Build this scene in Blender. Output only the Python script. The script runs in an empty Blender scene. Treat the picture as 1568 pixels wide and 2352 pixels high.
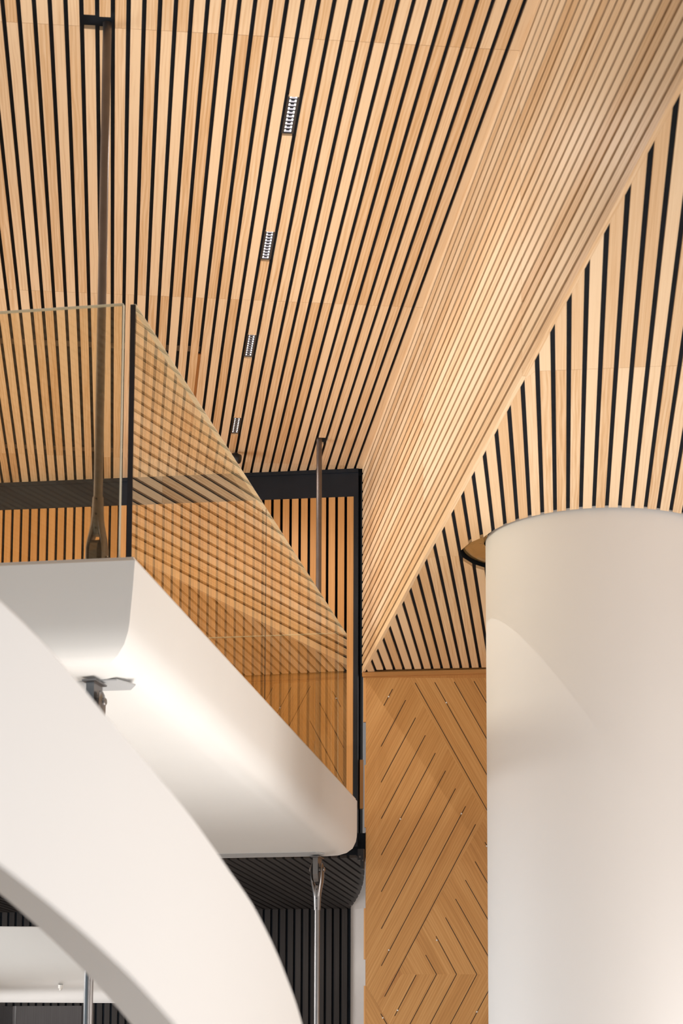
import bpy, math, random
from math import sin, cos, radians, pi, hypot, sqrt, atan2
from mathutils import Vector, Matrix
random.seed(7)
scene = bpy.context.scene
COL = scene.collection
V = Vector

# ---------------------------------------------------------------- camera
FPX, PITCH, ROLL, CX, CY = 4730.938, radians(7.53373502), radians(.29430912), -68.44, 817.36
CAMZ = 1.6
CP = V((0, 0, CAMZ))
_F = V((0, cos(PITCH), sin(PITCH))); _U = V((0, -sin(PITCH), cos(PITCH))); _R = V((1, 0, 0))
R2 = _R * cos(ROLL) + _U * sin(ROLL); U2 = -_R * sin(ROLL) + _U * cos(ROLL)
cam = bpy.data.cameras.new('camera'); camo = bpy.data.objects.new('camera', cam); COL.objects.link(camo)
m = Matrix((R2, U2, -_F)).transposed().to_4x4(); m.translation = CP; camo.matrix_world = m
cam.sensor_fit = 'AUTO'; cam.sensor_width = 36; cam.lens = FPX * 36 / 2352
cam.shift_x = -CX / 2352; cam.shift_y = CY / 2352
cam.clip_start = .05; cam.clip_end = 200
cam.dof.use_dof = True; cam.dof.focus_distance = 16.6; cam.dof.aperture_fstop = 5.6
scene.camera = camo

# ---------------------------------------------------------------- light and exposure
w = bpy.data.worlds.new('world'); scene.world = w; w.use_nodes = True
bg = w.node_tree.nodes['Background']; bg.inputs[1].default_value = .46
_n = w.node_tree.nodes; _l = w.node_tree.links; _tc = _n.new('ShaderNodeTexCoord'); _sx = _n.new('ShaderNodeSeparateXYZ'); _cr = _n.new('ShaderNodeValToRGB'); _mr = _n.new('ShaderNodeMapRange')
_l.new(_tc.outputs['Generated'], _sx.inputs[0]); _mr.inputs[1].default_value = -1; _mr.inputs[2].default_value = 1
_l.new(_sx.outputs['X'], _mr.inputs[0]); _l.new(_mr.outputs[0], _cr.inputs[0]); _l.new(_cr.outputs[0], bg.inputs[0])
_cr.color_ramp.elements[0].color = (.52, .80, 1.0, 1); _cr.color_ramp.elements[0].position = .1
_cr.color_ramp.elements[1].color = (1.0, .90, .82, 1); _cr.color_ramp.elements[1].position = .75
def area(name, loc, tgt, sx, sy, power, col):
    l = bpy.data.lights.new(name, 'AREA'); l.shape = 'RECTANGLE'; l.size = sx; l.size_y = sy; l.energy = power; l.color = col
    o = bpy.data.objects.new(name, l); COL.objects.link(o); o.location = loc
    o.rotation_euler = (V(tgt) - V(loc)).to_track_quat('-Z', 'Y').to_euler(); return o
area('window_daylight_right', (11.5, 6.5, 1.2), (-1, 8.5, 2.4), 6, 2.4, 400, (1, .94, .88))
f_l = area('stair_fill_front', (2.2, -1.6, 1.5), (-.35, 4.4, 1.6), 2.6, 1.6, 20, (.98, .98, 1)); f_l.data.spread = radians(60)  # added fill that brightens the curved stair, no window stands here
area('window_daylight_left', (-8.5, 13.0, 4.4), (-.5, 13.0, 6.9), 6, 2.4, 500, (1, .97, .94))
fl_l = area('floor_bounce_fill', (-.5, 10.9, .15), (-2.8, 11.8, 7.0), 7, 7, 190, (1, .96, .92)); fl_l.data.spread = radians(110)  # added upward area light standing in for light bounced off the floor
area('lower_hall_fill', (-2.6, 17.4, 1.3), (-.6, 20.5, 3.2), 2.5, 1.2, 42, (1, .96, .94))  # added unseen fill to lift the white strip and dark wall
scene.view_settings.view_transform = 'Standard'; scene.view_settings.look = 'None'
scene.view_settings.gamma = 1; scene.view_settings.use_curve_mapping = False
scene.view_settings.exposure = .36

# ---------------------------------------------------------------- geometry of the place (metres)
A1, A2, A3, A4 = [radians(v) for v in (-5.48434491, 6.95995632, 9.85532572, -81.90714684)]
def ax(a): return V((sin(a), cos(a), 0)), V((cos(a), -sin(a), 0))      # along, across
S1, E1 = ax(A1); S2, E2 = ax(A2); S3, E3 = ax(A3)
WD = V((sin(A4), cos(A4), 0)); WN = V((cos(A4), -sin(A4), 0))           # back wall direction / normal (away from camera)
Z = V((0, 0, 1))
H, HL = 7.1, 5.376
def ray(x, y): return _F + R2 * ((x - 784 - CX) / FPX) - U2 * ((y - 1176 - CY) / FPX)
def atz(x, y, z): d = ray(x, y); return CP + d * ((z - CAMZ) / d.z)
def aty(x, y, D): d = ray(x, y); return CP + d * (D / d.y)
def atpl(x, y, P, n): d = ray(x, y); return CP + d * ((P - CP).dot(n) / d.dot(n))
B = atz(823, 1077, H)                                                   # corner of back wall, fascia and ceiling
BW = B.dot(WD)
def wallp(wc, z, off=0): return V((B.x, B.y, 0)) + WD * (wc - BW) + V((0, 0, z)) - WN * off

# ---------------------------------------------------------------- helpers
class MB:
    def __init__(s): s.v = []; s.f = []; s.uv = []; s.m = []
    def face(s, pts, uvs=None, mi=0):
        i = len(s.v); s.v += [tuple(p) for p in pts]; s.f.append(tuple(range(i, i + len(pts))))
        s.uv.append(uvs or [(0, 0)] * len(pts)); s.m.append(mi)
    def prism(s, A, Bq, mi=0, uo=None, caps=True):
        """A, Bq: matching rings of points at both ends (quad or more); long axis A->Bq carries the grain"""
        n = len(A); i = len(s.v); s.v += [tuple(p) for p in A] + [tuple(p) for p in Bq]
        cA = sum((V(p) for p in A), V()) / n; cB = sum((V(p) for p in Bq), V()) / n
        d = (cB - cA); L = d.length or 1; d = d / L
        u0 = random.random() * 40 if uo is None else uo
        v = 0
        for k in range(n):
            k2 = (k + 1) % n; e = (V(A[k2]) - V(A[k])).length
            s.f.append((i + k, i + k2, i + n + k2, i + n + k))
            ua = (V(A[k]) - cA).dot(d); ub = (V(A[k2]) - cA).dot(d); uc = (V(Bq[k2]) - cA).dot(d); ud = (V(Bq[k]) - cA).dot(d)
            s.uv.append([(u0 + ua, v), (u0 + ub, v + e), (u0 + uc, v + e), (u0 + ud, v)]); s.m.append(mi); v += e
        if caps:
            s.f.append(tuple(i + k for k in reversed(range(n)))); s.f.append(tuple(i + n + k for k in range(n)))
            for ring in (list(reversed(A)), list(Bq)):
                s.uv.append([(u0 + k * .01, .01 * k) for k in range(n)]); s.m.append(mi)
    def box(s, o, a, b, c, mi=0):
        """corner o, long edge a, then b, c"""
        o = V(o); a = V(a); b = V(b); c = V(c)
        r = [o, o + b, o + b + c, o + c]
        s.prism(r, [p + a for p in r], mi)
    def cbox(s, c, sx, sy, sz, rz=0, mi=0):
        X = V((cos(rz), sin(rz), 0)); Y = V((-sin(rz), cos(rz), 0)); c = V(c)
        s.box(c - X * sx / 2 - Y * sy / 2 - Z * sz / 2, Z * sz, X * sx, Y * sy, mi)
    def lathe(s, c, prof, n=48, axis=None, mi=0):
        """prof: list of (r, h) along axis"""
        c = V(c); axis = V(axis or (0, 0, 1)).normalized(); q = axis.to_track_quat('Z', 'Y')
        rings = [[c + q @ V((r * cos(2 * pi * k / n), r * sin(2 * pi * k / n), h)) for k in range(n)] for r, h in prof]
        i = len(s.v)
        for r in rings: s.v += [tuple(p) for p in r]
        for j in range(len(rings) - 1):
            for k in range(n):
                k2 = (k + 1) % n
                s.f.append((i + j * n + k, i + j * n + k2, i + (j + 1) * n + k2, i + (j + 1) * n + k)); s.m.append(mi)
                s.uv.append([(0, 0)] * 4)
        s.f.append(tuple(i + k for k in reversed(range(n)))); s.uv.append([(0, 0)] * n); s.m.append(mi)
        s.f.append(tuple(i + (len(rings) - 1) * n + k for k in range(n))); s.uv.append([(0, 0)] * n); s.m.append(mi)
    def loft(s, rings, closed=True, caps=True, mi=0):
        i = len(s.v); n = len(rings[0])
        for r in rings: s.v += [tuple(p) for p in r]
        for j in range(len(rings) - 1):
            for k in range(n if closed else n - 1):
                k2 = (k + 1) % n
                s.f.append((i + j * n + k, i + j * n + k2, i + (j + 1) * n + k2, i + (j + 1) * n + k)); s.uv.append([(0, 0)] * 4); s.m.append(mi)
        if caps:
            s.f.append(tuple(i + k for k in reversed(range(n)))); s.uv.append([(0, 0)] * n); s.m.append(mi)
            s.f.append(tuple(i + (len(rings) - 1) * n + k for k in range(n))); s.uv.append([(0, 0)] * n); s.m.append(mi)
    def build(s, name, mats, parent=None, smooth=False, angle=35, org=None):
        me = bpy.data.meshes.new(name)
        o0 = V(org) if org is not None else V((0, 0, 0))
        if parent is not None: o0 = V(parent.matrix_world.translation)
        me.from_pydata([tuple(V(p) - o0) for p in s.v], [], s.f)
        uvl = me.uv_layers.new(name='UVMap'); k = 0; flat = []
        for u in s.uv:
            for c in u: flat += [c[0], c[1]]
        uvl.data.foreach_set('uv', flat)
        if not isinstance(mats, (list, tuple)): mats = [mats]
        for mt in mats: me.materials.append(mt)
        me.polygons.foreach_set('material_index', s.m)
        me.update(calc_edges=True)
        o = bpy.data.objects.new(name, me); COL.objects.link(o)
        if smooth:
            for p in me.polygons: p.use_smooth = True
            me.set_sharp_from_angle(angle=radians(angle))
        if parent is not None: o.parent = parent
        else: o.location = o0
        return o
def weld(o):
    import bmesh
    bm = bmesh.new(); bm.from_mesh(o.data); bmesh.ops.remove_doubles(bm, verts=bm.verts, dist=1e-5)
    bmesh.ops.recalc_face_normals(bm, faces=bm.faces); bm.to_mesh(o.data); bm.free()
def empty(name, loc, rz=0):
    o = bpy.data.objects.new(name, None); COL.objects.link(o); o.location = loc; o.rotation_euler = (0, 0, rz)
    o.empty_display_size = .2; bpy.context.view_layer.update(); return o
def tag(o, label=None, cat=None, group=None, kind=None):
    if label: o['label'] = label
    if cat: o['category'] = cat
    if group: o['group'] = group
    if kind: o['kind'] = kind
    return o

# ---------------------------------------------------------------- materials
def mat(name, col, rough=.6, metal=0, spec=.5, coat=0):
    m = bpy.data.materials.new(name); m.use_nodes = True; b = m.node_tree.nodes['Principled BSDF']
    b.inputs['Base Color'].default_value = (*col, 1); b.inputs['Roughness'].default_value = rough
    b.inputs['Metallic'].default_value = metal; b.inputs['Specular IOR Level'].default_value = spec
    b.inputs['Coat Weight'].default_value = coat; return m
def noisy(name, col, rough=.6, amp=.06, scale=3, metal=0, spec=.5, bump=0):
    m = mat(name, col, rough, metal, spec); nt = m.node_tree; N = nt.nodes; L = nt.links; b = N['Principled BSDF']
    tc = N.new('ShaderNodeTexCoord'); n = N.new('ShaderNodeTexNoise'); n.inputs['Scale'].default_value = scale; n.inputs['Detail'].default_value = 5
    L.new(tc.outputs['Object'], n.inputs['Vector'])
    r = N.new('ShaderNodeValToRGB'); r.color_ramp.elements[0].position = .3; r.color_ramp.elements[1].position = .7
    r.color_ramp.elements[0].color = (*[c * (1 - amp) for c in col], 1); r.color_ramp.elements[1].color = (*[min(1, c * (1 + amp)) for c in col], 1)
    L.new(n.outputs['Fac'], r.inputs[0]); L.new(r.outputs[0], b.inputs['Base Color'])
    if bump:
        bp = N.new('ShaderNodeBump'); bp.inputs['Strength'].default_value = bump; bp.inputs['Distance'].default_value = .004
        L.new(n.outputs['Fac'], bp.inputs['Height']); L.new(bp.outputs[0], b.inputs['Normal'])
    return m
def wood(name, dark, mid, light, rough=.45, gs=55, contrast=1.0, cath=.5, spec=.35, tonevar=1.0):
    """oak: fine streaks along U, wavy cathedral figure, tone per board"""
    m = mat(name, mid, rough, 0, spec); nt = m.node_tree; N = nt.nodes; L = nt.links; b = N['Principled BSDF']
    uv = N.new('ShaderNodeUVMap'); uv.uv_map = 'UVMap'; geo = N.new('ShaderNodeNewGeometry')
    sc = N.new('ShaderNodeVectorMath'); sc.operation = 'SCALE'; sc.inputs[0].default_value = (37.3, 11.7, 5.1); L.new(geo.outputs['Random Per Island'], sc.inputs['Scale'])
    ad = N.new('ShaderNodeVectorMath'); ad.operation = 'ADD'; L.new(uv.outputs[0], ad.inputs[0]); L.new(sc.outputs[0], ad.inputs[1])
    def noise(sx, sy, detail, dist=0):
        mp = N.new('ShaderNodeMapping'); mp.inputs['Scale'].default_value = (sx, sy, 1); L.new(ad.outputs[0], mp.inputs[0])
        n = N.new('ShaderNodeTexNoise'); n.inputs['Scale'].default_value = 1; n.inputs['Detail'].default_value = detail; n.inputs['Distortion'].default_value = dist
        L.new(mp.outputs[0], n.inputs['Vector']); return n
    fine = noise(2.6, gs * 4, 4); med = noise(1.1, gs, 3, .6)
    mp = N.new('ShaderNodeMapping'); mp.inputs['Scale'].default_value = (1.0, 12, 1); L.new(ad.outputs[0], mp.inputs[0])
    wv = N.new('ShaderNodeTexWave'); wv.bands_direction = 'Y'; wv.inputs['Scale'].default_value = 1.3; wv.inputs['Distortion'].default_value = 9; wv.inputs['Detail'].default_value = 2; wv.inputs['Detail Scale'].default_value = .9
    L.new(mp.outputs[0], wv.inputs[0])
    def mth(op, a, bb, c=None):
        n = N.new('ShaderNodeMath'); n.operation = op
        for i, x in enumerate((a, bb, c)):
            if x is None: continue
            if isinstance(x, (int, float)): n.inputs[i].default_value = x
            else: L.new(x, n.inputs[i])
        return n.outputs[0]
    t = mth('MULTIPLY_ADD', fine.outputs['Fac'], .35 * contrast, mth('MULTIPLY', med.outputs['Fac'], .45 * contrast))
    t = mth('MULTIPLY_ADD', wv.outputs['Fac'], .2 * cath, t)
    t = mth('MULTIPLY_ADD', geo.outputs['Random Per Island'], .42 * tonevar, t)
    r = N.new('ShaderNodeValToRGB'); e = r.color_ramp.elements
    e[0].position = .28; e[0].color = (*dark, 1); e[1].position = .95; e[1].color = (*light, 1)
    k = e.new(.6); k.color = (*mid, 1)
    L.new(t, r.inputs[0]); L.new(r.outputs[0], b.inputs['Base Color'])
    bp = N.new('ShaderNodeBump'); bp.inputs['Strength'].default_value = .12; bp.inputs['Distance'].default_value = .001
    L.new(fine.outputs['Fac'], bp.inputs['Height']); L.new(bp.outputs[0], b.inputs['Normal'])
    return m
M = {}
M['oak'] = wood('oak_slats', (.46, .24, .09), (.675, .425, .22), (.83, .615, .40), gs=45, contrast=1.3, cath=.9, tonevar=1.0)
M['oakwall'] = wood('oak_wall_slats', (.50, .235, .07), (.60, .30, .10), (.70, .38, .15), gs=45)
M['oakveneer'] = wood('oak_veneer', (.40, .19, .06), (.53, .27, .09), (.64, .36, .14), gs=26, contrast=1.15, cath=.8, tonevar=.45, rough=.5)
M['oaktrim'] = wood('oak_trim', (.42, .19, .06), (.50, .24, .08), (.56, .29, .11), gs=30, tonevar=.3)
M['darkwood'] = wood('charcoal_slats', (.022, .018, .017), (.034, .029, .027), (.050, .043, .040), gs=30, rough=.6)
M['void'] = noisy('black_backing', (.0070, .0105, .0160), .8, .25, 9, spec=.15)
M['band'] = noisy('black_board', (.008, .012, .019), .45, .35, 2.5, spec=.35, bump=.2)
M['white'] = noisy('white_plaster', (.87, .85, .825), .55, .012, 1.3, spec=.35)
M['whitecol'] = noisy('white_column_plaster', (.755, .75, .75), .6, .015, .9, spec=.3)
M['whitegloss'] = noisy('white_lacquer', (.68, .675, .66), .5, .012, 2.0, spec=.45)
M['grey'] = noisy('grey_strip', (.42, .43, .44), .5, .04, 4)
M['steel'] = noisy('painted_steel', (.16, .135, .125), .38, .08, 12, metal=.75)
M['steel2'] = noisy('satin_steel', (.24, .225, .22), .3, .05, 12, metal=.95)
M['steeldark'] = noisy('dark_steel', (.10, .09, .085), .5, .08, 12, metal=.6)
M['bronze'] = mat('bronze_gloss', (.40, .24, .085), .16, .35, .6, .6)
M['black'] = mat('black_plastic', (.008, .009, .012), .45)
M['groove'] = mat('groove_black', (.02, .012, .008), .8)
M['pin'] = mat('pin_white', (.8, .78, .74), .3)
M['floor'] = noisy('pale_floor', (.62, .56, .50), .5, .05, .6)
M['housing'] = mat('housing_dark', (.035, .032, .032), .5)
M['mirror'] = mat('reflector_mirror', (.20, .20, .23), .22, 1)
def emit(name, col, st):
    m = bpy.data.materials.new(name); m.use_nodes = True; b = m.node_tree.nodes['Principled BSDF']
    b.inputs['Base Color'].default_value = (*col, 1); b.inputs['Emission Color'].default_value = (*col, 1); b.inputs['Emission Strength'].default_value = st; return m
M['led'] = emit('led_lens', (1, .97, .93), 1.1)
def glass(name, tint, rough=0.0):
    m = bpy.data.materials.new(name); m.use_nodes = True; nt = m.node_tree; N = nt.nodes; L = nt.links
    N.remove(N['Principled BSDF']); out = N['Material Output']
    fr = N.new('ShaderNodeFresnel'); fr.inputs[0].default_value = 1.5
    tr = N.new('ShaderNodeBsdfTransparent'); tr.inputs[0].default_value = (*tint, 1)
    gl = N.new('ShaderNodeBsdfGlossy'); gl.inputs['Roughness'].default_value = rough; gl.inputs['Color'].default_value = (1, .97, .9, 1)
    mx = N.new('ShaderNodeMixShader'); L.new(fr.outputs[0], mx.inputs[0]); L.new(tr.outputs[0], mx.inputs[1]); L.new(gl.outputs[0], mx.inputs[2])
    L.new(mx.outputs[0], out.inputs[0]); return m
M['glass'] = glass('balustrade_glass', (.94, .905, .81))
M['glassedge'] = mat('glass_polished_edge', (.62, .60, .50), .2)
M['glassend'] = mat('glass_dark_edge', (.010, .012, .018), .25)

# ================================================================ STRUCTURE
PIT, WOODW, THK = .07676, .0543, .021
# floor
b = MB(); b.face([(-16, -12, 0), (16, -12, 0), (16, 26, 0), (-16, 26, 0)])
tag(b.build('floor', M['floor']), 'pale floor of the hall, below the picture', kind='structure')

def s_at_plane(base, S, P, n):   # distance along S from point base to plane
    return (P - base).dot(n) / S.dot(n)
def split(intervals, cuts):
    out = []
    for a, c in intervals:
        segs = [(a, c)]
        for x0, x1 in cuts:
            ns = []
            for p, q in segs:
                if x1 <= p or x0 >= q: ns.append((p, q)); continue
                if x0 > p: ns.append((p, x0))
                if x1 < q: ns.append((x1, q))
            segs = ns
        out += segs
    return out
def slat(mb, eA, eB, S, E, z0, z1, sA, sB, mi=0):
    """slat between across-coordinates eA..eB, z0..z1; sA, sB are (start at eA, start at eB), (end at eA, end at eB)"""
    q = lambda e, s, z: E * e + S * s + Z * z
    r0 = [q(eA, sA[0], z0), q(eB, sA[1], z0), q(eB, sA[1], z1), q(eA, sA[0], z1)]
    r1 = [q(eA, sB[0], z0), q(eB, sB[1], z0), q(eB, sB[1], z1), q(eA, sB[0], z1)]
    mb.prism(r0, r1, mi)

# ---- upper ceiling
FE = 1.970                                   # across-coordinate of the slatted bulkhead face
J1 = [9.697 + 3.28 * k for k in range(-5, 3)]
E0 = -.54797
lights_s = [(10.285, 10.715), (11.935, 12.365), (13.57, 14.0), (15.225, 15.61)]
ub = MB()
UMIN = -9.0
S_START = -4.0
def send(e, off=0): return s_at_plane(E1 * e, S1, B, WN) - off
i0 = int((UMIN - E0) / PIT)
gap = PIT - WOODW
for i in range(i0, 33):
    eA = E0 + PIT * i + gap / 2; eB = eA + WOODW
    if i == 32: eB = FE
    cuts = [(j - .0015, j + .0015) for j in J1]
    if i == 18: cuts += lights_s
    if i == 5: cuts += [(9.60, 9.725)]
    if i == 4: cuts += [(9.588, 9.72)]
    if i == 27: cuts += [(15.60, 15.76)]
    end = min(send(eA), send(eB))
    for p, q in split([(S_START, end)], cuts):
        last = q == end
        slat(ub, eA, eB, S1, E1, H, H + THK, (p, p), (send(eA) - .001, send(eB) - .001) if last else (q, q))
ceil = MB(); q = lambda e, s, z: E1 * e + S1 * s + Z * z
zb = H + THK
ceil.prism([q(UMIN - .1, S_START, zb), q(FE + .5, S_START, zb), q(FE + .5, S_START, zb + .2), q(UMIN - .1, S_START, zb + .2)],
           [q(UMIN - .1, send(UMIN) + .3, zb), q(FE + .5, send(FE) + .3, zb), q(FE + .5, send(FE) + .3, zb + .2), q(UMIN - .1, send(UMIN) + .3, zb + .2)])
co = tag(ceil.build('ceiling', M['void']), 'high ceiling of pale oak slats with black gaps, left of the bulkhead', kind='structure')
ub.build('slat_cladding', M['oak'], co)
fb = MB()                                     # lighter filler and rails seen in the gaps
e15 = E0 + PIT * 14
fb.box(q(e15 - gap / 2 + .001, 14.0, H + .012), S1 * 1.6, E1 * (gap - .002), Z * .009)
fb.build('gap_filler', M['oaktrim'], co)
rl = MB()
for ss in (13.86, 16.08): rl.box(q(UMIN, ss, H + .017), E1 * (e15 - UMIN), S1 * .10, Z * .004)
rl.build('cross_rail', M['steeldark'], co)

# ---- slatted bulkhead (vertical, between the two ceilings)
fa = MB(); nz = 0
fs0 = S_START
zz = HL
while zz < H - .01:
    z1 = min(zz + WOODW, H)
    for p, q2 in split([(fs0, send(FE))], [(j - .0015, j + .0015) for j in J1]):
        r = lambda s, e, z: E1 * e + S1 * s + Z * z
        fa.prism([r(p, FE, zz), r(p, FE + THK, zz), r(p, FE + THK, z1), r(p, FE, z1)], [r(q2, FE, zz), r(q2, FE + THK, zz), r(q2, FE + THK, z1), r(q2, FE, z1)])
    zz += PIT
bk = MB(); bk.box(E1 * (FE + THK) + S1 * fs0 + Z * (HL + .018), S1 * (send(FE) - fs0 + .2), E1 * .1, Z * (H - HL - .018))
bo = tag(bk.build('wall_right', M['void']), 'tall bulkhead clad in horizontal oak slats between the two ceilings', kind='structure')
fa.build('slat_cladding', M['oak'], bo)

# ---- lower ceiling
CC = V((1.825, 12.73, 0)); CR = .727
RCc = V((1.50, 12.95, 0)); RCr = .55
P2, OFF2 = .0770, -.0125
J2 = [9.836 + 3.21 * k for k in range(-3, 3)]
lb = MB()
def circ_cut(e, C, R):     # interval of s where the circle covers the line at across-coordinate e
    d = e - C.dot(E2)
    if abs(d) >= R: return None
    h = sqrt(R * R - d * d); c = C.dot(S2); return (c - h, c + h)
for k in range(-23, 66):
    eA = OFF2 + P2 * k + .0235 / 2; eB = eA + P2 - .0235
    st = [max(2.0, s_at_plane(E2 * e, S2, E1 * (FE + THK + .0005), E1)) for e in (eA, eB)]
    en = [s_at_plane(E2 * e, S2, B, WN) - .02 for e in (eA, eB)]
    if st[0] > en[0] or st[1] > en[1]: continue
    # build breakpoints: list of (sA,sB) start/end pairs
    segs = [(tuple(st), tuple(en))]
    def cut(segs, c0, c1):
        out = []
        for a, c in segs:
            if c1[0] <= a[0] and c1[1] <= a[1] or c0[0] >= c[0] and c0[1] >= c[1]: out.append((a, c)); continue
            p = tuple(max(a[i], min(c0[i], c[i])) for i in (0, 1)); r_ = tuple(min(c[i], max(c1[i], a[i])) for i in (0, 1))
            if p[0] > a[0] + .002 or p[1] > a[1] + .002: out.append((a, p))
            if r_[0] < c[0] - .002 or r_[1] < c[1] - .002: out.append((r_, c))
        return out
    for j in J2: segs = cut(segs, (j - .0015, j - .0015), (j + .0015, j + .0015))
    for C, R in ((CC, CR + .028), (RCc, RCr)):
        ia, ib = circ_cut(eA, C, R), circ_cut(eB, C, R)
        if ia is None and ib is None: continue
        cs = C.dot(S2)
        ia = ia or (cs, cs); ib = ib or (cs, cs)
        segs = cut(segs, (ia[0], ib[0]), (ia[1], ib[1]))
    for a, c in segs:
        if c[0] - a[0] + c[1] - a[1] < .24 and not (min(a) - .3 < min(st)): continue
        slat(lb, eA, eB, S2, E2, HL, HL + THK, a, c)
lc = MB(); q = lambda e, s, z: E2 * e + S2 * s + Z * z
zb = HL + THK
f = lambda e: s_at_plane(E2 * e, S2, E1 * (FE + .03), E1); g = lambda e: s_at_plane(E2 * e, S2, B, WN) + .15
lo_e, hi_e = -3.0, 0.0
for _ in range(60):
    md = (lo_e + hi_e) / 2
    if f(md) > g(md): lo_e = md
    else: hi_e = md
e2s = 0.0
lo2, hi2 = 0.0, 5.0
for _ in range(60):
    md = (lo2 + hi2) / 2
    if f(md) > 2: lo2 = md
    else: hi2 = md
low = [(lo_e, f(lo_e)), (lo2, 2.0), (5.1, 2.0), (5.1, g(5.1))]
lc.loft([[q(e, s, zb) for e, s in low], [q(e, s, zb + .15) for e, s in low]])
lo = tag(lc.build('ceiling', M['void']), 'lower ceiling of oak slats round the white column, right of the bulkhead', kind='structure')
lb.build('slat_cladding', M['oak'], lo)
cut_b = MB(); cut_b.lathe((RCc.x, RCc.y, HL), [(RCr, 0), (RCr, .099)], 96); cutter = cut_b.build('cutter', M['void']); weld(cutter); weld(lo)
bm_ = lo.modifiers.new('b', 'BOOLEAN'); bm_.operation = 'DIFFERENCE'; bm_.object = cutter; bm_.solver = 'EXACT'
bpy.context.view_layer.update(); me_ = bpy.data.meshes.new_from_object(lo.evaluated_get(bpy.context.evaluated_depsgraph_get()))
lo.modifiers.clear(); lo.data = me_; bpy.data.objects.remove(cutter)

# ---- back wall, upper level
WR = BW                                      # right edge of wall
wb = MB()
wb.box(wallp(WR, 4.0 - .06, -.18), WD * 6.5, WN * -.16 * -1, Z * (H - 3.94))
wo = tag(wb.build('wall_back', M['void']), 'upper back wall with vertical oak slats under a black header', kind='structure')
ws = MB()
k = 0
while k < 84:
    w0 = WR + .0400 + .0766 * k
    ws.box(wallp(w0, 3.95, 0), Z * (H - .234 - 3.95), WD * .0540, WN * .018)
    k += 1
ws.build('slat_cladding', M['oakwall'], wo)
hb = MB()
hb.box(wallp(WR, H - .234, .004), WD * 6.5, Z * .205, WN * .03); hb.box(wallp(WR, H - .031, .016), WD * 6.5, Z * .031, WN * .04)
tag(hb.build('trim_1', M['band']), 'black header board between ceiling slats and back wall slats', kind='structure')
sb = MB(); sb.box(wallp(WR, 3.95, .006), Z * (H - .234 - 3.95), WD * .0385, WN * .04)
tag(sb.build('trim_2', M['band']), 'black vertical corner post at the right end of the slat wall', kind='structure')

# ---- chevron veneered wall
CWP = wallp(WR, 3, -.004)
def cw(x, y):          # crop pixel of the panel zoom -> wall coordinates
    P = atpl(780 + x / 2.697, 1480 + y / 2.697, CWP, WN); return (-(P.dot(WD)), P.z)
def clip(poly, a, c, keep):   # keep side of half plane a*x+b*y<=c
    out = []
    n = len(poly)
    for i in range(n):
        p, q = poly[i], poly[(i + 1) % n]
        dp = a[0] * p[0] + a[1] * p[1] - c; dq = a[0] * q[0] + a[1] * q[1] - c
        if not keep: dp, dq = -dp, -dq
        if dp <= 0: out.append(p)
        if (dp < 0) != (dq < 0) and abs(dp - dq) > 1e-12:
            t = dp / (dp - dq); out.append((p[0] + (q[0] - p[0]) * t, p[1] + (q[1] - p[1]) * t))
    return out
def wxyz(p, off): return V((0, 0, p[1])) + WD * (-p[0]) + WN * (CWP.dot(WN) - off)
vb = MB(); gb = MB(); pb = MB()
def region(poly, ang_pts, width=.105, off=.0):
    a, c = cw(*ang_pts[0]), cw(*ang_pts[1]); g = V((c[0] - a[0], c[1] - a[1])).normalized(); nn = (-g.y, g.x)
    pts = [cw(*p) for p in poly]
    vals = [nn[0] * p[0] + nn[1] * p[1] for p in pts]; lo_, hi = min(vals), max(vals)
    k = lo_
    while k < hi:
        pl = clip(clip(pts, nn, k, False), nn, k + width, True); k += width
        if len(pl) < 3: continue
        area_ = abs(sum(pl[i][0] * pl[(i + 1) % len(pl)][1] - pl[(i + 1) % len(pl)][0] * pl[i][1] for i in range(len(pl)))) / 2
        if area_ < 1e-4: continue
        u0 = random.random() * 30
        vb.face([wxyz(p, off) for p in pl], [(u0 + g.x * p[0] + g.y * p[1], nn[0] * p[0] + nn[1] * p[1]) for p in pl])
XR = 2600                                      # panel runs on behind the column
UP = ((256, 633), (408, 345)); DN = ((467, 238), (915, 1033))
sl = (1033 - 238) / (915 - 467.)
region([(162, 208), (425, 208), (905, 1062), (232, 2228), (162, 2110)], UP)
region([(425, 208), (XR, 208), (XR, 1062 + 0), (905, 1062)], DN)
region([(905, 1062), (XR, 1062), (XR, 2044), (385, 2044), (365, 2000)], DN)
region([(385, 2044), (XR, 2044), (XR, 4600), (1576, 4600), (232, 2228)], UP)
region([(162, 2110), (1576, 4600), (162, 4600)], DN)
def line(p, q2, w=.0052):
    a, c = cw(*p), cw(*q2); d = V((c[0] - a[0], c[1] - a[1])).normalized(); n = V((-d.y, d.x)) * w / 2
    pts = [(a[0] + n.x, a[1] + n.y), (c[0] + n.x, c[1] + n.y), (c[0] - n.x, c[1] - n.y), (a[0] - n.x, a[1] - n.y)]
    gb.loft([[wxyz(t, .0012) for t in pts], [wxyz(t, -.004) for t in pts]])
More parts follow.
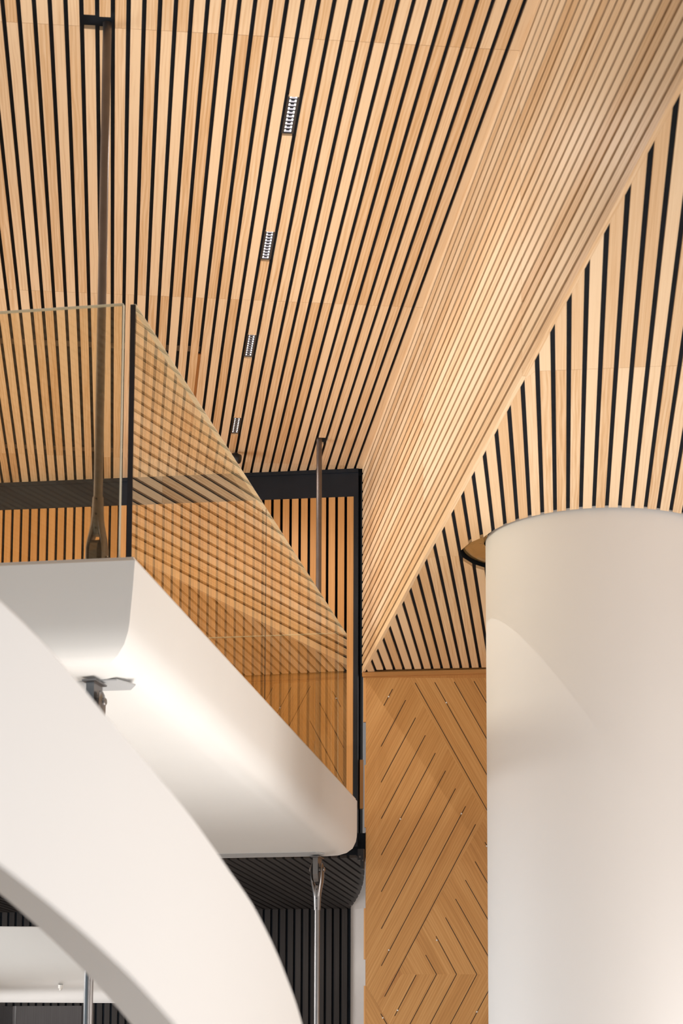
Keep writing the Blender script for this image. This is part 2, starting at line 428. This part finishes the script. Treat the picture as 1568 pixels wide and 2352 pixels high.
for p, q2 in [((327, 277), (273, 380)), ((408, 345), (256, 633)), ((470, 454), (256, 855)), ((530, 563), (257, 1080)), ((592, 673), (257, 1306)),
              ((655, 783), (257, 1533)), ((717, 893), (257, 1762)), ((779, 1003), (257, 1992)), ((841, 1115), (278, 2182)),
              ((467, 238), (930, 1060)), ((588, 235), (960, 895)), ((709, 232), (980, 708)), ((831, 228), (1000, 522)),
              ((899, 1225), (1100, 1574)), ((838, 1345), (1100, 1800)), ((778, 1460), (1100, 2026)), ((717, 1577), (983, 2044)), ((655, 1692), (849, 2044)),
              ((596, 1808), (723, 2044)), ((532, 1924), (599, 2044)), ((473, 2048), (340, 2302)), ((599, 2044), (420, 2380)), ((723, 2044), (545, 2380)),
              ((849, 2044), (670, 2380)), ((975, 2044), (795, 2380)), ((254, 2288), (310, 2384))]: line(p, q2)
for x, y in [(303, 324), (660, 361), (375, 1082), (753, 1049), (909, 1250), (304, 1894), (601, 1833), (358, 2267), (849, 2277), (267, 2314)]:
    P = wxyz(cw(x, y), .0045); pb.lathe(P, [(.0005, -.004), (.0065, -.003), (.0065, .001), (.003, .004)], 10, axis=tuple(-WN))
cwB = MB(); a0 = cw(162, 200); cwB.box(wxyz((a0[0], 0), -.001), Z * (HL + .12), -WD * 3.2, WN * .12)
cwo = tag(cwB.build('wall_back', M['oaktrim']), 'oak veneered wall with diagonal grooves in a chevron pattern', kind='structure')
vb.build('veneer_panel', M['oakveneer'], cwo); gb.build('groove', M['groove'], cwo)
pb.build('pin', M['pin'], cwo, smooth=True)
eb = MB()
for x, y0, y1 in ((834.0, 1549, 1658), (836.8, 1757, 1900), (835.2, 2086, 2203), (835.2, 2264, 2500)):
    Pa, Pb_ = atpl(x, y0, CWP, WN), atpl(840.2, y1, CWP, WN)
    eb.box(V((Pa.x, Pa.y, Pb_.z)) + WN * .002, Z * (Pa.z - Pb_.z), V((Pb_.x - Pa.x, Pb_.y - Pa.y, 0)), WN * .03)
eb.build('edge_batten', M['oakwall'], cwo)
tb = MB(); Pa = atpl(833, 1556.5, CWP, WN)
tb.box(V((Pa.x, Pa.y, Pa.z)) - WN * .05, -WD * 3.0, Z * (HL - Pa.z - .004), WN * .06)
tag(tb.build('trim_3', M['oaktrim']), 'plain oak rail along the top of the chevron wall', kind='structure')

# ---- lower level behind: white wall, dark slat wall and dark slat soffit
DKP = aty(700, 2088, 20.2); ZS = DKP.z
def dk(x, y, off=0): return atpl(x, y, DKP - WN * off, WN)
d0 = dk(803.5, 2088); dw0 = d0.dot(WD); dn = DKP.dot(WN)
def dkp(wc, z, off=0): return WD * wc + WN * (dn - off) + Z * z
pw = MB(); pw.box(dkp(dw0 + .3, 0, -.06), Z * 6.6, -WD * 1.2, WN * .1)
tag(pw.build('wall_far_right', noisy('white_painted_wall', (.82, .79, .77), .6, .03, 5)), 'strip of white wall beside the chevron wall', kind='structure')
db = MB(); db.box(dkp(dw0, 0, -.02), Z * (ZS + .1), WD * 7.5, WN * .1)
dko = tag(db.build('wall_far', M['void']), 'dark lower back wall with charcoal vertical slats', kind='structure')
ds = MB()
dl = dk(0, 2311); dr = dk(188, 2311); doorw = (dr.dot(WD), dl.dot(WD))
for k in range(96):
    w0 = dw0 + .028 + .0766 * k
    zlo = dl.z if w0 > doorw[0] else 0
    ds.box(dkp(w0, zlo, 0), Z * (ZS - zlo), WD * .0535, WN * .02)
ds.build('slat_cladding', M['darkwood'], dko)
dd = MB(); dd.box(dkp(doorw[0], 0, .006), Z * dl.z, WD * 1.3, WN * .02); dd.box(dkp(dk(34, 2330).dot(WD) + .02, 0, .006), Z * dl.z, WD * 1.0, WN * .02)
door = tag(dd.build('door_1', wood('dark_door_veneer', (.07, .062, .062), (.095, .085, .085), (.125, .115, .115), gs=12)), 'flush charcoal wood door in the dark slat wall', kind='structure')
dt = MB(); dt.box(dkp(dk(38, 2330).dot(WD), 0, .012), Z * dl.z, WD * .016, WN * .006)
dt.build('edge_strip', M['steel2'], door)
# soffit with rounded outer corner
AZ5 = radians(11.6); S5, E5 = ax(AZ5)
so = MB()
cur = [atz(x, y, ZS) for x, y in ((838.5, 1968), (838, 1985), (836.5, 2008), (833.5, 2030), (827, 2050), (816, 2070), (803, 2087.5))]
fl = V((B.x, B.y, 0)) + WD * .002; 
outl = [wallp(cur[0].dot(WD), ZS, -.02)] + cur + [dkp(dw0 + 7, ZS), wallp(BW + 6.3, ZS, -.02)]
so.loft([[p + Z * .022 for p in outl], [p + Z * .20 for p in outl]])
soo = tag(so.build('ceiling', M['void']), 'dark soffit of diagonal charcoal slats under the upper floor', kind='structure')
sp = MB()
def inter(e):     # s-interval of the soffit outline at across-coordinate e
    xs = []
    n = len(outl)
    for i in range(n):
        p, r_ = outl[i], outl[(i + 1) % n]; a, c = p.dot(E5) - e, r_.dot(E5) - e
        if (a < 0) != (c < 0): t = a / (a - c); xs.append(p.dot(S5) * (1 - t) + r_.dot(S5) * t)
    return (min(xs), max(xs)) if len(xs) >= 2 else None
es = [p.dot(E5) for p in outl]; e = min(es)
while e < max(es):
    ia, ib = inter(e + .001), inter(e + .053)
    if ia and ib and min(ia[1], ib[1]) - max(ia[0], ib[0]) > .03:
        slat(sp, e + .001, e + .053, S5, E5, ZS, ZS + .022, (ia[0], ib[0]), (ia[1], ib[1]))
    e += .0750
sp.build('slat_cladding', M['darkwood'], soo)

# ================================================================ OBJECTS
# ---- white column
PB = MB()
PB.lathe((CC.x, CC.y, 0), [(CR, 0), (CR, HL + THK + .001)], 160)
tag(PB.build('column', M['whitecol'], smooth=True, angle=60), 'thick round white column rising into the lower slatted ceiling', 'column')

# ---- bronze dome in the ceiling next to the column
rb = empty('ceiling_dome', (RCc.x, RCc.y, HL))
d = MB()
prof = [(.486, .075), (.486, .050), (.478, .040), (.44, .030), (.38, .024), (.30, .019), (.18, .014), (.05, .012)]
# keep the part outside the column: a fan of rings from the rim in to the column face
d_rings = []
angs = [radians(v) for v in range(112, 249, 3)]
for r, h in prof:
    r *= 1.1; ring = []
    for a in angs:
        p = V((RCc.x + r * cos(a), RCc.y + r * sin(a), HL + h)); v = V((p.x - CC.x, p.y - CC.y, 0))
        if v.length < CR + .01: v = v.normalized() * (CR + .01)
        ring.append(V((CC.x + v.x, CC.y + v.y, p.z)))
    d_rings.append(ring)
d.loft(d_rings, closed=False, caps=False)
d.build('dome', M['bronze'], rb, smooth=True, angle=70)
rg = MB(); rg.lathe((RCc.x, RCc.y, HL + .10), [(.57, 0), (.57, .02)], 64); rg.build('recess_back', M['void'], rb)
tag(rb, 'glossy bronze dome set in the slatted ceiling, half hidden by the white column', 'ceiling dome')

# ---- the landing (bridge)
ZT = 4.25; KB = 2.65 / 2.6; ZSF = 1.6 + (3.735 - 1.6) * KB
P0 = atz(310, 1283, ZT); P0.z = 0
LEN = (atz(818, 1838, ZT) - atz(310, 1283, ZT)).length
LF = -E3; WID = 4.2
prof_n = [(.006, 4.2), (0, 4.193), (.006, 4.13), (.011, 4.068), (.022, 3.971), (.028, 3.915), (.036, 3.875), (.060, 3.820), (.100, 3.781), (.157, 3.755), (.228, 3.741), (.32, 3.735), (.60, 3.735)]
prof_f = [(.006, 4.2), (0, 4.193), (0, 4.13), (0, 4.068), (0, 3.971), (.002, 3.915), (.008, 3.875), (.030, 3.820), (.070, 3.781), (.127, 3.755), (.2, 3.741), (.29, 3.735), (.6, 3.735)]
prof_n = [(u * KB, 1.6 + (z - 1.6) * KB) for u, z in prof_n]; prof_f = [(u * KB, 1.6 + (z - 1.6) * KB) for u, z in prof_f]
def corner(base, din, dal, pr, z): return base + (din + dal) * pr + Z * z
body = MB()
cA = P0; cBk = P0 + S3 * LEN; cC = cBk + LF * WID; cD = P0 + LF * WID
loops = []
for (un, z), (uf, _) in zip(prof_n, prof_f):
    loops.append([cA + S3 * un + LF * un + Z * z, cBk - S3 * uf + LF * uf + Z * z, cC - S3 * uf + Z * z, cD + S3 * un + Z * z])
for j in range(len(loops) - 1):
    for k in range(4):
        k2 = (k + 1) % 4; body.face([loops[j][k], loops[j][k2], loops[j + 1][k2], loops[j + 1][k]])
body.face(loops[0]); body.face(list(reversed(loops[-1])))
br = empty('walkway_landing', (cA + (cBk - cA) * .5 + LF * 1.5) + Z * ZSF)
tag(br, 'white floating landing with rounded lower edges, crossing the picture on steel rods', 'landing')
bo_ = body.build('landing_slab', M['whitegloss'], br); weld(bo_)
for p in bo_.data.polygons: p.use_smooth = True
bo_.data.set_sharp_from_angle(angle=radians(24))
ROD1 = atz(246, 62, H); ROD2 = atz(733, 1010, H)
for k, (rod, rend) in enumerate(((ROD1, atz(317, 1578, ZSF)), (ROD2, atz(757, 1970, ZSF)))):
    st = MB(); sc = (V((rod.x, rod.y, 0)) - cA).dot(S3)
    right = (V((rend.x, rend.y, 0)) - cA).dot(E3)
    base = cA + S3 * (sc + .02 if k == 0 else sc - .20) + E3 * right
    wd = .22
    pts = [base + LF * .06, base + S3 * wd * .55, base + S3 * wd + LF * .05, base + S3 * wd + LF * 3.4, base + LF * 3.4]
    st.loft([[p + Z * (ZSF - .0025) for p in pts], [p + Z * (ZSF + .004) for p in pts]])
    st.build('soffit_strip', M['grey'], br)  # thin flat grey strip on the landing underside, in line with the rod
fl_ = MB(); fl_.box(cA + S3 * .01 + LF * .01 + Z * (ZT + .0005), S3 * (LEN - .02), LF * (WID - .02), Z * .011)
fl_.build('floor_finish', M['floor'], br)

# ---- glass balustrades
GT = ZT + 1.246; TH = .026
def pane(name, a, bq, nrm, label, group=None, darkend=False, ends=(1, 1)):
    """upright pane from a to bq (plan points), thickness TH along nrm"""
    root = empty(name, (a + bq) * .5 + Z * (ZT + .013))
    g = MB(); t = nrm * TH; d_ = (bq - a)
    for p, q2 in ((a, bq), (a + t, bq + t)): g.face([p + Z * (ZT + .013), q2 + Z * (ZT + .013), q2 + Z * GT, p + Z * GT])
    g.build('pane', M['glass'], root)
    e = MB(); e.box(a + Z * GT, d_, t, Z * .003); e.build('top_edge', M['glassedge'], root)
    dn_ = d_.normalized()
    if ends[0]:
        e = MB(); e.box(a + Z * (ZT + .013) - dn_ * .002, Z * (GT - ZT - .013), t, dn_ * .003)
        e.build('end_edge', M['glassend'] if darkend else M['glassedge'], root)
    if ends[1] == 1:
        e = MB(); e.box(bq + Z * (ZT + .013), Z * (GT - ZT - .013), t, dn_ * .003); e.build('end_edge', M['glassend'], root)
    elif ends[1] == 2:
        e = MB(); e.box(bq + Z * (ZT + .013) + dn_ * .0005, Z * (GT - ZT - .013), t * .2, dn_ * .012); e.build('sealant_joint', M['glassend'], root)
    tag(root, label, 'glass panel', 'glass balustrade panels round the landing')
INS = .030
gr0 = cA + LF * (INS + .0) + S3 * .06
def along(px, py):      # plan distance from cA along the right side where picture column px meets the pane
    P = atpl(px, py, cA + LF * INS, E3); return (V((P.x, P.y, 0)) - cA).dot(S3)
s_mid, s_end = along(611, 1300), along(796, 1500)
L0 = cA + LF * INS
pane('glass_balustrade', L0 + S3 * .05, L0 + S3 * (s_mid - .007), LF, 'nearer glass panel on the receding right side of the landing, black end edge', darkend=True, ends=(1, 2))
pane('glass_balustrade', L0 + S3 * (s_mid + .007), L0 + S3 * s_end, LF, 'farther glass panel on the right side of the landing, beside the far steel rod', ends=(0, 1))
Pf = atpl(277, 1000, cA + S3 * .03, S3); fr = (V((Pf.x, Pf.y, 0)) - cA).dot(LF)
pane('glass_balustrade', cA + S3 * .03 + LF * fr, cA + S3 * .03 + LF * (WID - .1), S3, 'front glass panel at the left of the picture, facing the viewer')
bkp = L0 + S3 * (s_end - .002) - S3 * .03 + LF * .06
pane('glass_balustrade', bkp, bkp + LF * (WID - .2), -S3, 'rear glass panel seen through the side panels as a thin pale edge')

# ---- steel rods with forks
def fork(parent, c, z0, up, az=radians(16), mat_=None):
    """lug on the slab at z0; up=+1 rises, -1 hangs"""
    X = V((cos(az), sin(az), 0)) if False else V((cos(-az), sin(-az), 0)); Y = V((-X.y, X.x, 0)); mt = mat_
    lg = MB()
    ring = lambda z, hx, hy: [c - X * hx - Y * hy + Z * z, c + X * hx - Y * hy + Z * z, c + X * hx + Y * hy + Z * z, c - X * hx + Y * hy + Z * z]
    pts = [(.0125, .055), (.15, .055), (.185, .045), (.207, .022)]
    lg.loft([ring(z0 + up * t, .020, hy) for t, hy in pts]); lg.loft([ring(z0 + up * .0125, .034, .075), ring(z0 + up * .021, .034, .075)])
    lg.build('lug', M['steeldark'] if False else mt, parent)
    f_ = MB()
    for sgn in (-1, 1):
        rings = []
        for t, off, hx, hy in ((.060, .036, .006, .018), (.075, .038, .010, .034), (.12, .040, .012, .042), (.17, .039, .012, .042), (.21, .034, .013, .038), (.25, .024, .016, .034), (.29, .016, .017, .031), (.32, .013, .0165, .029)):
            cc = c + X * off * sgn; z = z0 + up * t; n = 12
            rings.append([cc + X * (hx * cos(2 * pi * k / n)) + Y * (hy * sin(2 * pi * k / n)) + Z * z for k in range(n)])
        f_.loft(rings)
    f_.lathe(c + Z * (z0 + up * .235), [(.024, 0), (.032, up * .04), (.031, up * .085)], 24)
    f_o = f_.build('fork', mt, parent, smooth=True, angle=50); bpy.context.view_layer.update()
    cl = MB(); cl.lathe(c + Z * (z0 + up * .317), [(.0315, 0), (.0300, up * .02), (.0265, up * .108)], 28); cl_o = cl.build('collar', mt, parent, smooth=True); bpy.context.view_layer.update()
    p_ = MB(); p_.lathe(c + Z * (z0 + up * .11), [(.016, -.060), (.019, -.056), (.019, .056), (.016, .060)], 20, axis=tuple(X)); p_.build('pin', mt, f_o, smooth=True)
    for t, r in ((.265, .031), (.335, .0335), (.41, .0305)):
        sc = MB(); sc.lathe(c - Y * (r - .001) + X * .004 + Z * (z0 + up * t), [(.0045, -.002), (.0045, .004)], 10, axis=tuple(-Y))
        sc.build('screw', M['black'], f_o if t < .3 else cl_o)
def rod(name, c, z0, z1, lugz, up, label, mt):
    c = V((c.x, c.y, 0)); r = empty(name, c + Z * min(z0, z1))
    b_ = MB(); b_.lathe(c + Z * z0, [(.0218, 0), (.0218, z1 - z0)], 32); b_.build('rod', mt, r, smooth=True)
    fork(r, c, lugz, up, mat_=mt)
    tag(r, label, 'steel rod', 'steel rods carrying the landing')
rod('hanger_rod', ROD1, ZT + .42, H + .02, ZT, 1, 'brown steel hanger rod from ceiling to landing, nearest, at the upper left', M['steel'])
rod('hanger_rod', ROD2, ZT + .42, H + .02, ZT, 1, 'brown steel hanger rod reaching the ceiling near the black header board', M['steel'])
rod('support_rod', ROD2, 0, ZSF - .42, ZSF, -1, 'grey steel rod with forked head below the far end of the landing', M['steel2'])
rod('support_rod', ROD1, 0, ZSF - .42, ZSF, -1, 'steel rod under the near end of the landing, mostly behind the white stair', M['steel2'])

# ---- downlights
def downlight(k, s0, s1, label):
    eA = E0 + PIT * 18 + gap / 2; eB = eA + WOODW; c = E1 * ((eA + eB) / 2) + S1 * ((s0 + s1) / 2) + Z * H
    r = empty('downlight', c)
    q = lambda e, s, z: E1 * e + S1 * s + Z * z
    z0 = H + .0115
    h = MB()
    a, c2 = eA - .006, eB + .006; i0_, i1 = eA + .007, eB - .007; p0, p1 = s0 + .006, s1 - .008
    h.box(q(a, p0 - .004, z0), S1 * (p1 - p0 + .008), E1 * (i0_ - a), Z * .0092); h.box(q(i1, p0 - .004, z0), S1 * (p1 - p0 + .008), E1 * (c2 - i1), Z * .0092)
    h.box(q(i0_, p0 - .004, z0), S1 * .006, E1 * (i1 - i0_), Z * .0092); h.box(q(i0_, p1 - .003, z0), S1 * .007, E1 * (i1 - i0_), Z * .0092)
    h.build('housing', M['housing'], r)
    n = 10; L = (p1 - .004 - p0 - .002) / n
    for j in range(n):
        sA = p0 + .002 + L * j; sB = sA + L; m_ = MB(); em = (i0_ + i1) / 2
        zt = z0 + .0088
        # mirror cup: four curved sides up to a small lens, bright LED lens lobes at the two sides
        N_ = 5
        def ring(t): 
            ex = (i1 - i0_) / 2 * (1 - .55 * t * t); ey = L / 2 * (.96 - .5 * t * t); z = z0 + .001 + (zt - z0) * t
            out = []
            for (sx, sy) in ((-1, -1), (0, -1.0), (1, -1), (1, 0), (1, 1), (0, 1), (-1, 1), (-1, 0)):
                out.append(q(em + sx * ex, (sA + sB) / 2 + sy * ey, z))
            return out
        m_.loft([ring(t / N_) for t in range(N_ + 1)], caps=False, mi=0)
        m_.face(list(reversed(ring(1))), mi=1)
        cell = m_.build('reflector_cell', [M['mirror'], M['housing']], r); bpy.context.view_layer.update()
        m_ = MB()
        for sg in (-1, 1):
            pts = []
            for a_ in range(9):
                an = pi * a_ / 8
                pts.append(q(em + sg * ((i1 - i0_) * .5 - .001 - .0095 * sin(an)), (sA + sB) / 2 - cos(an) * L * .30, z0 + .002 + .003 * sin(an)))
            m_.face(pts if sg > 0 else pts[::-1])
        m_.build('led_lens', M['led'], cell)
    l = bpy.data.lights.new('downlight_lamp', 'SPOT'); l.shadow_soft_size = .004; l.spot_size = radians(150); l.spot_blend = .5; l.energy = 26; l.color = (1, .94, .88)
    lo_ = bpy.data.objects.new('downlight_lamp', l); COL.objects.link(lo_); lo_.parent = r; lo_.location = (0, 0, -.006)
    tag(r, label, 'ceiling light', 'recessed linear downlights between the ceiling slats')
for k, ((s0, s1), lab) in enumerate(zip(lights_s, (
        'recessed linear downlight highest in the picture, with the brightest cells',
        'recessed linear downlight second from the top of the row',
        'recessed linear downlight third from the top, above the sloping glass edge',
        'smallest and farthest recessed linear downlight, just above the black ceiling spotlight'))): downlight(k, s0, s1, lab)

# ---- black ceiling spotlight behind the glass
sp_c = atz(541, 1046, H - .03)
r = empty('ceiling_spotlight', (sp_c.x, sp_c.y, H - .1))
b = MB(); b.lathe((sp_c.x, sp_c.y, H - .012), [(.02, 0), (.02, -.03)], 20); b.build('mount', M['black'], r, smooth=True)
b = MB(); axd = V((1, -.25, -.25)).normalized(); b.lathe(V((sp_c.x, sp_c.y, H - .055)) - axd * .045, [(.012, 0), (.030, .004), (.038, .014), (.040, .07), (.036, .084), (.014, .088)], 28, axis=tuple(axd)); b.build('head', M['black'], r, smooth=True, angle=50)
tag(r, 'small black spotlight on the ceiling just behind the sloping glass edge', 'spotlight')

# ---- black bracket and wood block between landing and chevron wall
c = aty(829, 1969, 16.36)
r = empty('steel_bracket', (c.x, c.y, c.z - .1))
b = MB(); b.cbox((c.x, c.y, c.z + .02), .05, .05, .09, -.14); b.cbox((c.x + .012, c.y, c.z - .06), .028, .05, .07, -.14); b.build('plate', M['black'], r)
b = MB(); b.lathe((c.x - .01, c.y - .026, c.z), [(.008, 0), (.008, -.01)], 12, axis=(0, 1, 0)); b.lathe((c.x + .012, c.y - .026, c.z - .03), [(.006, 0), (.006, -.01)], 12, axis=(0, 1, 0)); b.build('bolt', M['steeldark'], r)
tag(r, 'black steel bracket in the corner beside the far end of the landing', 'bracket')
Pa, Pb_ = aty(826.2, 1745, 16.5), aty(834, 1857, 16.5)
b = MB(); b.box((Pa.x, Pa.y, Pb_.z), Z * (Pa.z - Pb_.z), V((Pb_.x - Pa.x, 0, 0)), V((0, .03, 0)))
tag(b.build('wood_batten', M['oakwall'], org=((Pa.x + Pb_.x) / 2, Pa.y, Pb_.z)), 'short upright orange wood batten in the white gap left of the chevron wall', 'batten')

# ---- lower walkway at the bottom left
D6 = 16.4
zt, zbm = aty(60, 2128, D6).z, aty(60, 2265, D6).z
hgt = zt - zbm
xr = aty(330, 2265, D6).x
pr = [(.006, zt), (0, zt - .008), (0, zt - hgt * .45), (.004, zt - hgt * .60), (.018, zt - hgt * .72), (.05, zt - hgt * .84), (.10, zt - hgt * .93), (.18, zt - hgt * .985), (.28, zbm), (2.0, zbm), (2.0, zt)]
b = MB(); b.loft([[V((xe, D6 + u, z)) for u, z in pr] for xe in (-6.5, xr)])
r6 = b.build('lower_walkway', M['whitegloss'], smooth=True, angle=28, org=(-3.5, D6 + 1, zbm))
tag(r6, 'white lower walkway edge with rounded underside at the bottom left', 'walkway')
c = aty(139, 2264, D6 + .12)
b = MB(); b.lathe((c.x, c.y, zbm + .02), [(.02, 0), (.02, -.028), (.01, -.034), (.01, -.045)], 16)
tag(b.build('sprinkler', M['pin'], smooth=True, org=(c.x, c.y, zbm)), 'tiny white sprinkler head under the lower walkway edge', 'sprinkler')

# ---- curved white stair in front
SC = V((-1.5, 5.2, 0)); SR = 1.5
def cyl(px, py, R=SR):
    d = ray(px, py); a = d.x * d.x + d.y * d.y; bb = -2 * (d.x * SC.x + d.y * SC.y); cc = SC.x ** 2 + SC.y ** 2 - R * R
    disc = bb * bb - 4 * a * cc
    if disc < 0: return None
    t = (-bb - sqrt(disc)) / (2 * a); P = CP + d * t
    return atan2(P.y - SC.y, P.x - SC.x), P.z
top = [cyl(*p) for p in ((0, 1375), (50, 1421), (100, 1472), (170, 1550), (245, 1640), (300, 1704), (350, 1763), (400, 1822), (440, 1872), (480, 1927), (528, 1996), (580, 2072), (625, 2160), (660, 2245), (695, 2352))]
bot = [cyl(*p) for p in ((0, 1988), (110, 2074), (200, 2150), (300, 2243), (400, 2352))]
top = [t for t in top if t]; bot = [t for t in bot if t]
def interp(tab, th):
    if th <= tab[0][0]: a, c = tab[0], tab[2]
    elif th >= tab[-1][0]: a, c = tab[-2], tab[-1]
    else:
        for a, c in zip(tab, tab[1:]):
            if a[0] <= th <= c[0]: break
    return a[1] + (c[1] - a[1]) * (th - a[0]) / (c[0] - a[0])
dz = [interp(top, t) - z for t, z in bot]
th0, th1 = top[0][0] - .9, top[-1][0] + .45
NT = 150; par = []
slope_end = (top[-1][1] - top[-4][1]) / (top[-1][0] - top[-4][0])
for k in range(NT + 1):
    th = th0 + (th1 - th0) * k / NT
    zt_ = interp(top, th) if th <= top[-1][0] else top[-1][1] + slope_end * (th - top[-1][0])
    zb_ = interp(bot, th) if th <= bot[-1][0] else zt_ - dz[-1]
    zt_ = max(zt_, .45); zb_ = max(zb_, .0)
    P = lambda R, z: V((SC.x + R * cos(th), SC.y + R * sin(th), z))
    ch = .006
    par.append([P(SR - ch, zb_), P(SR, zb_ + ch), P(SR, zt_ - ch), P(SR - ch, zt_), P(SR - .115, zt_), P(SR - .115, zb_)])
st = empty('curved_staircase', (SC.x, SC.y, 0))
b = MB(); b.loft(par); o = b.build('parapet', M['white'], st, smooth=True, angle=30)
tag(st, 'blurred curved white stair side sweeping across the lower left foreground', 'staircase')
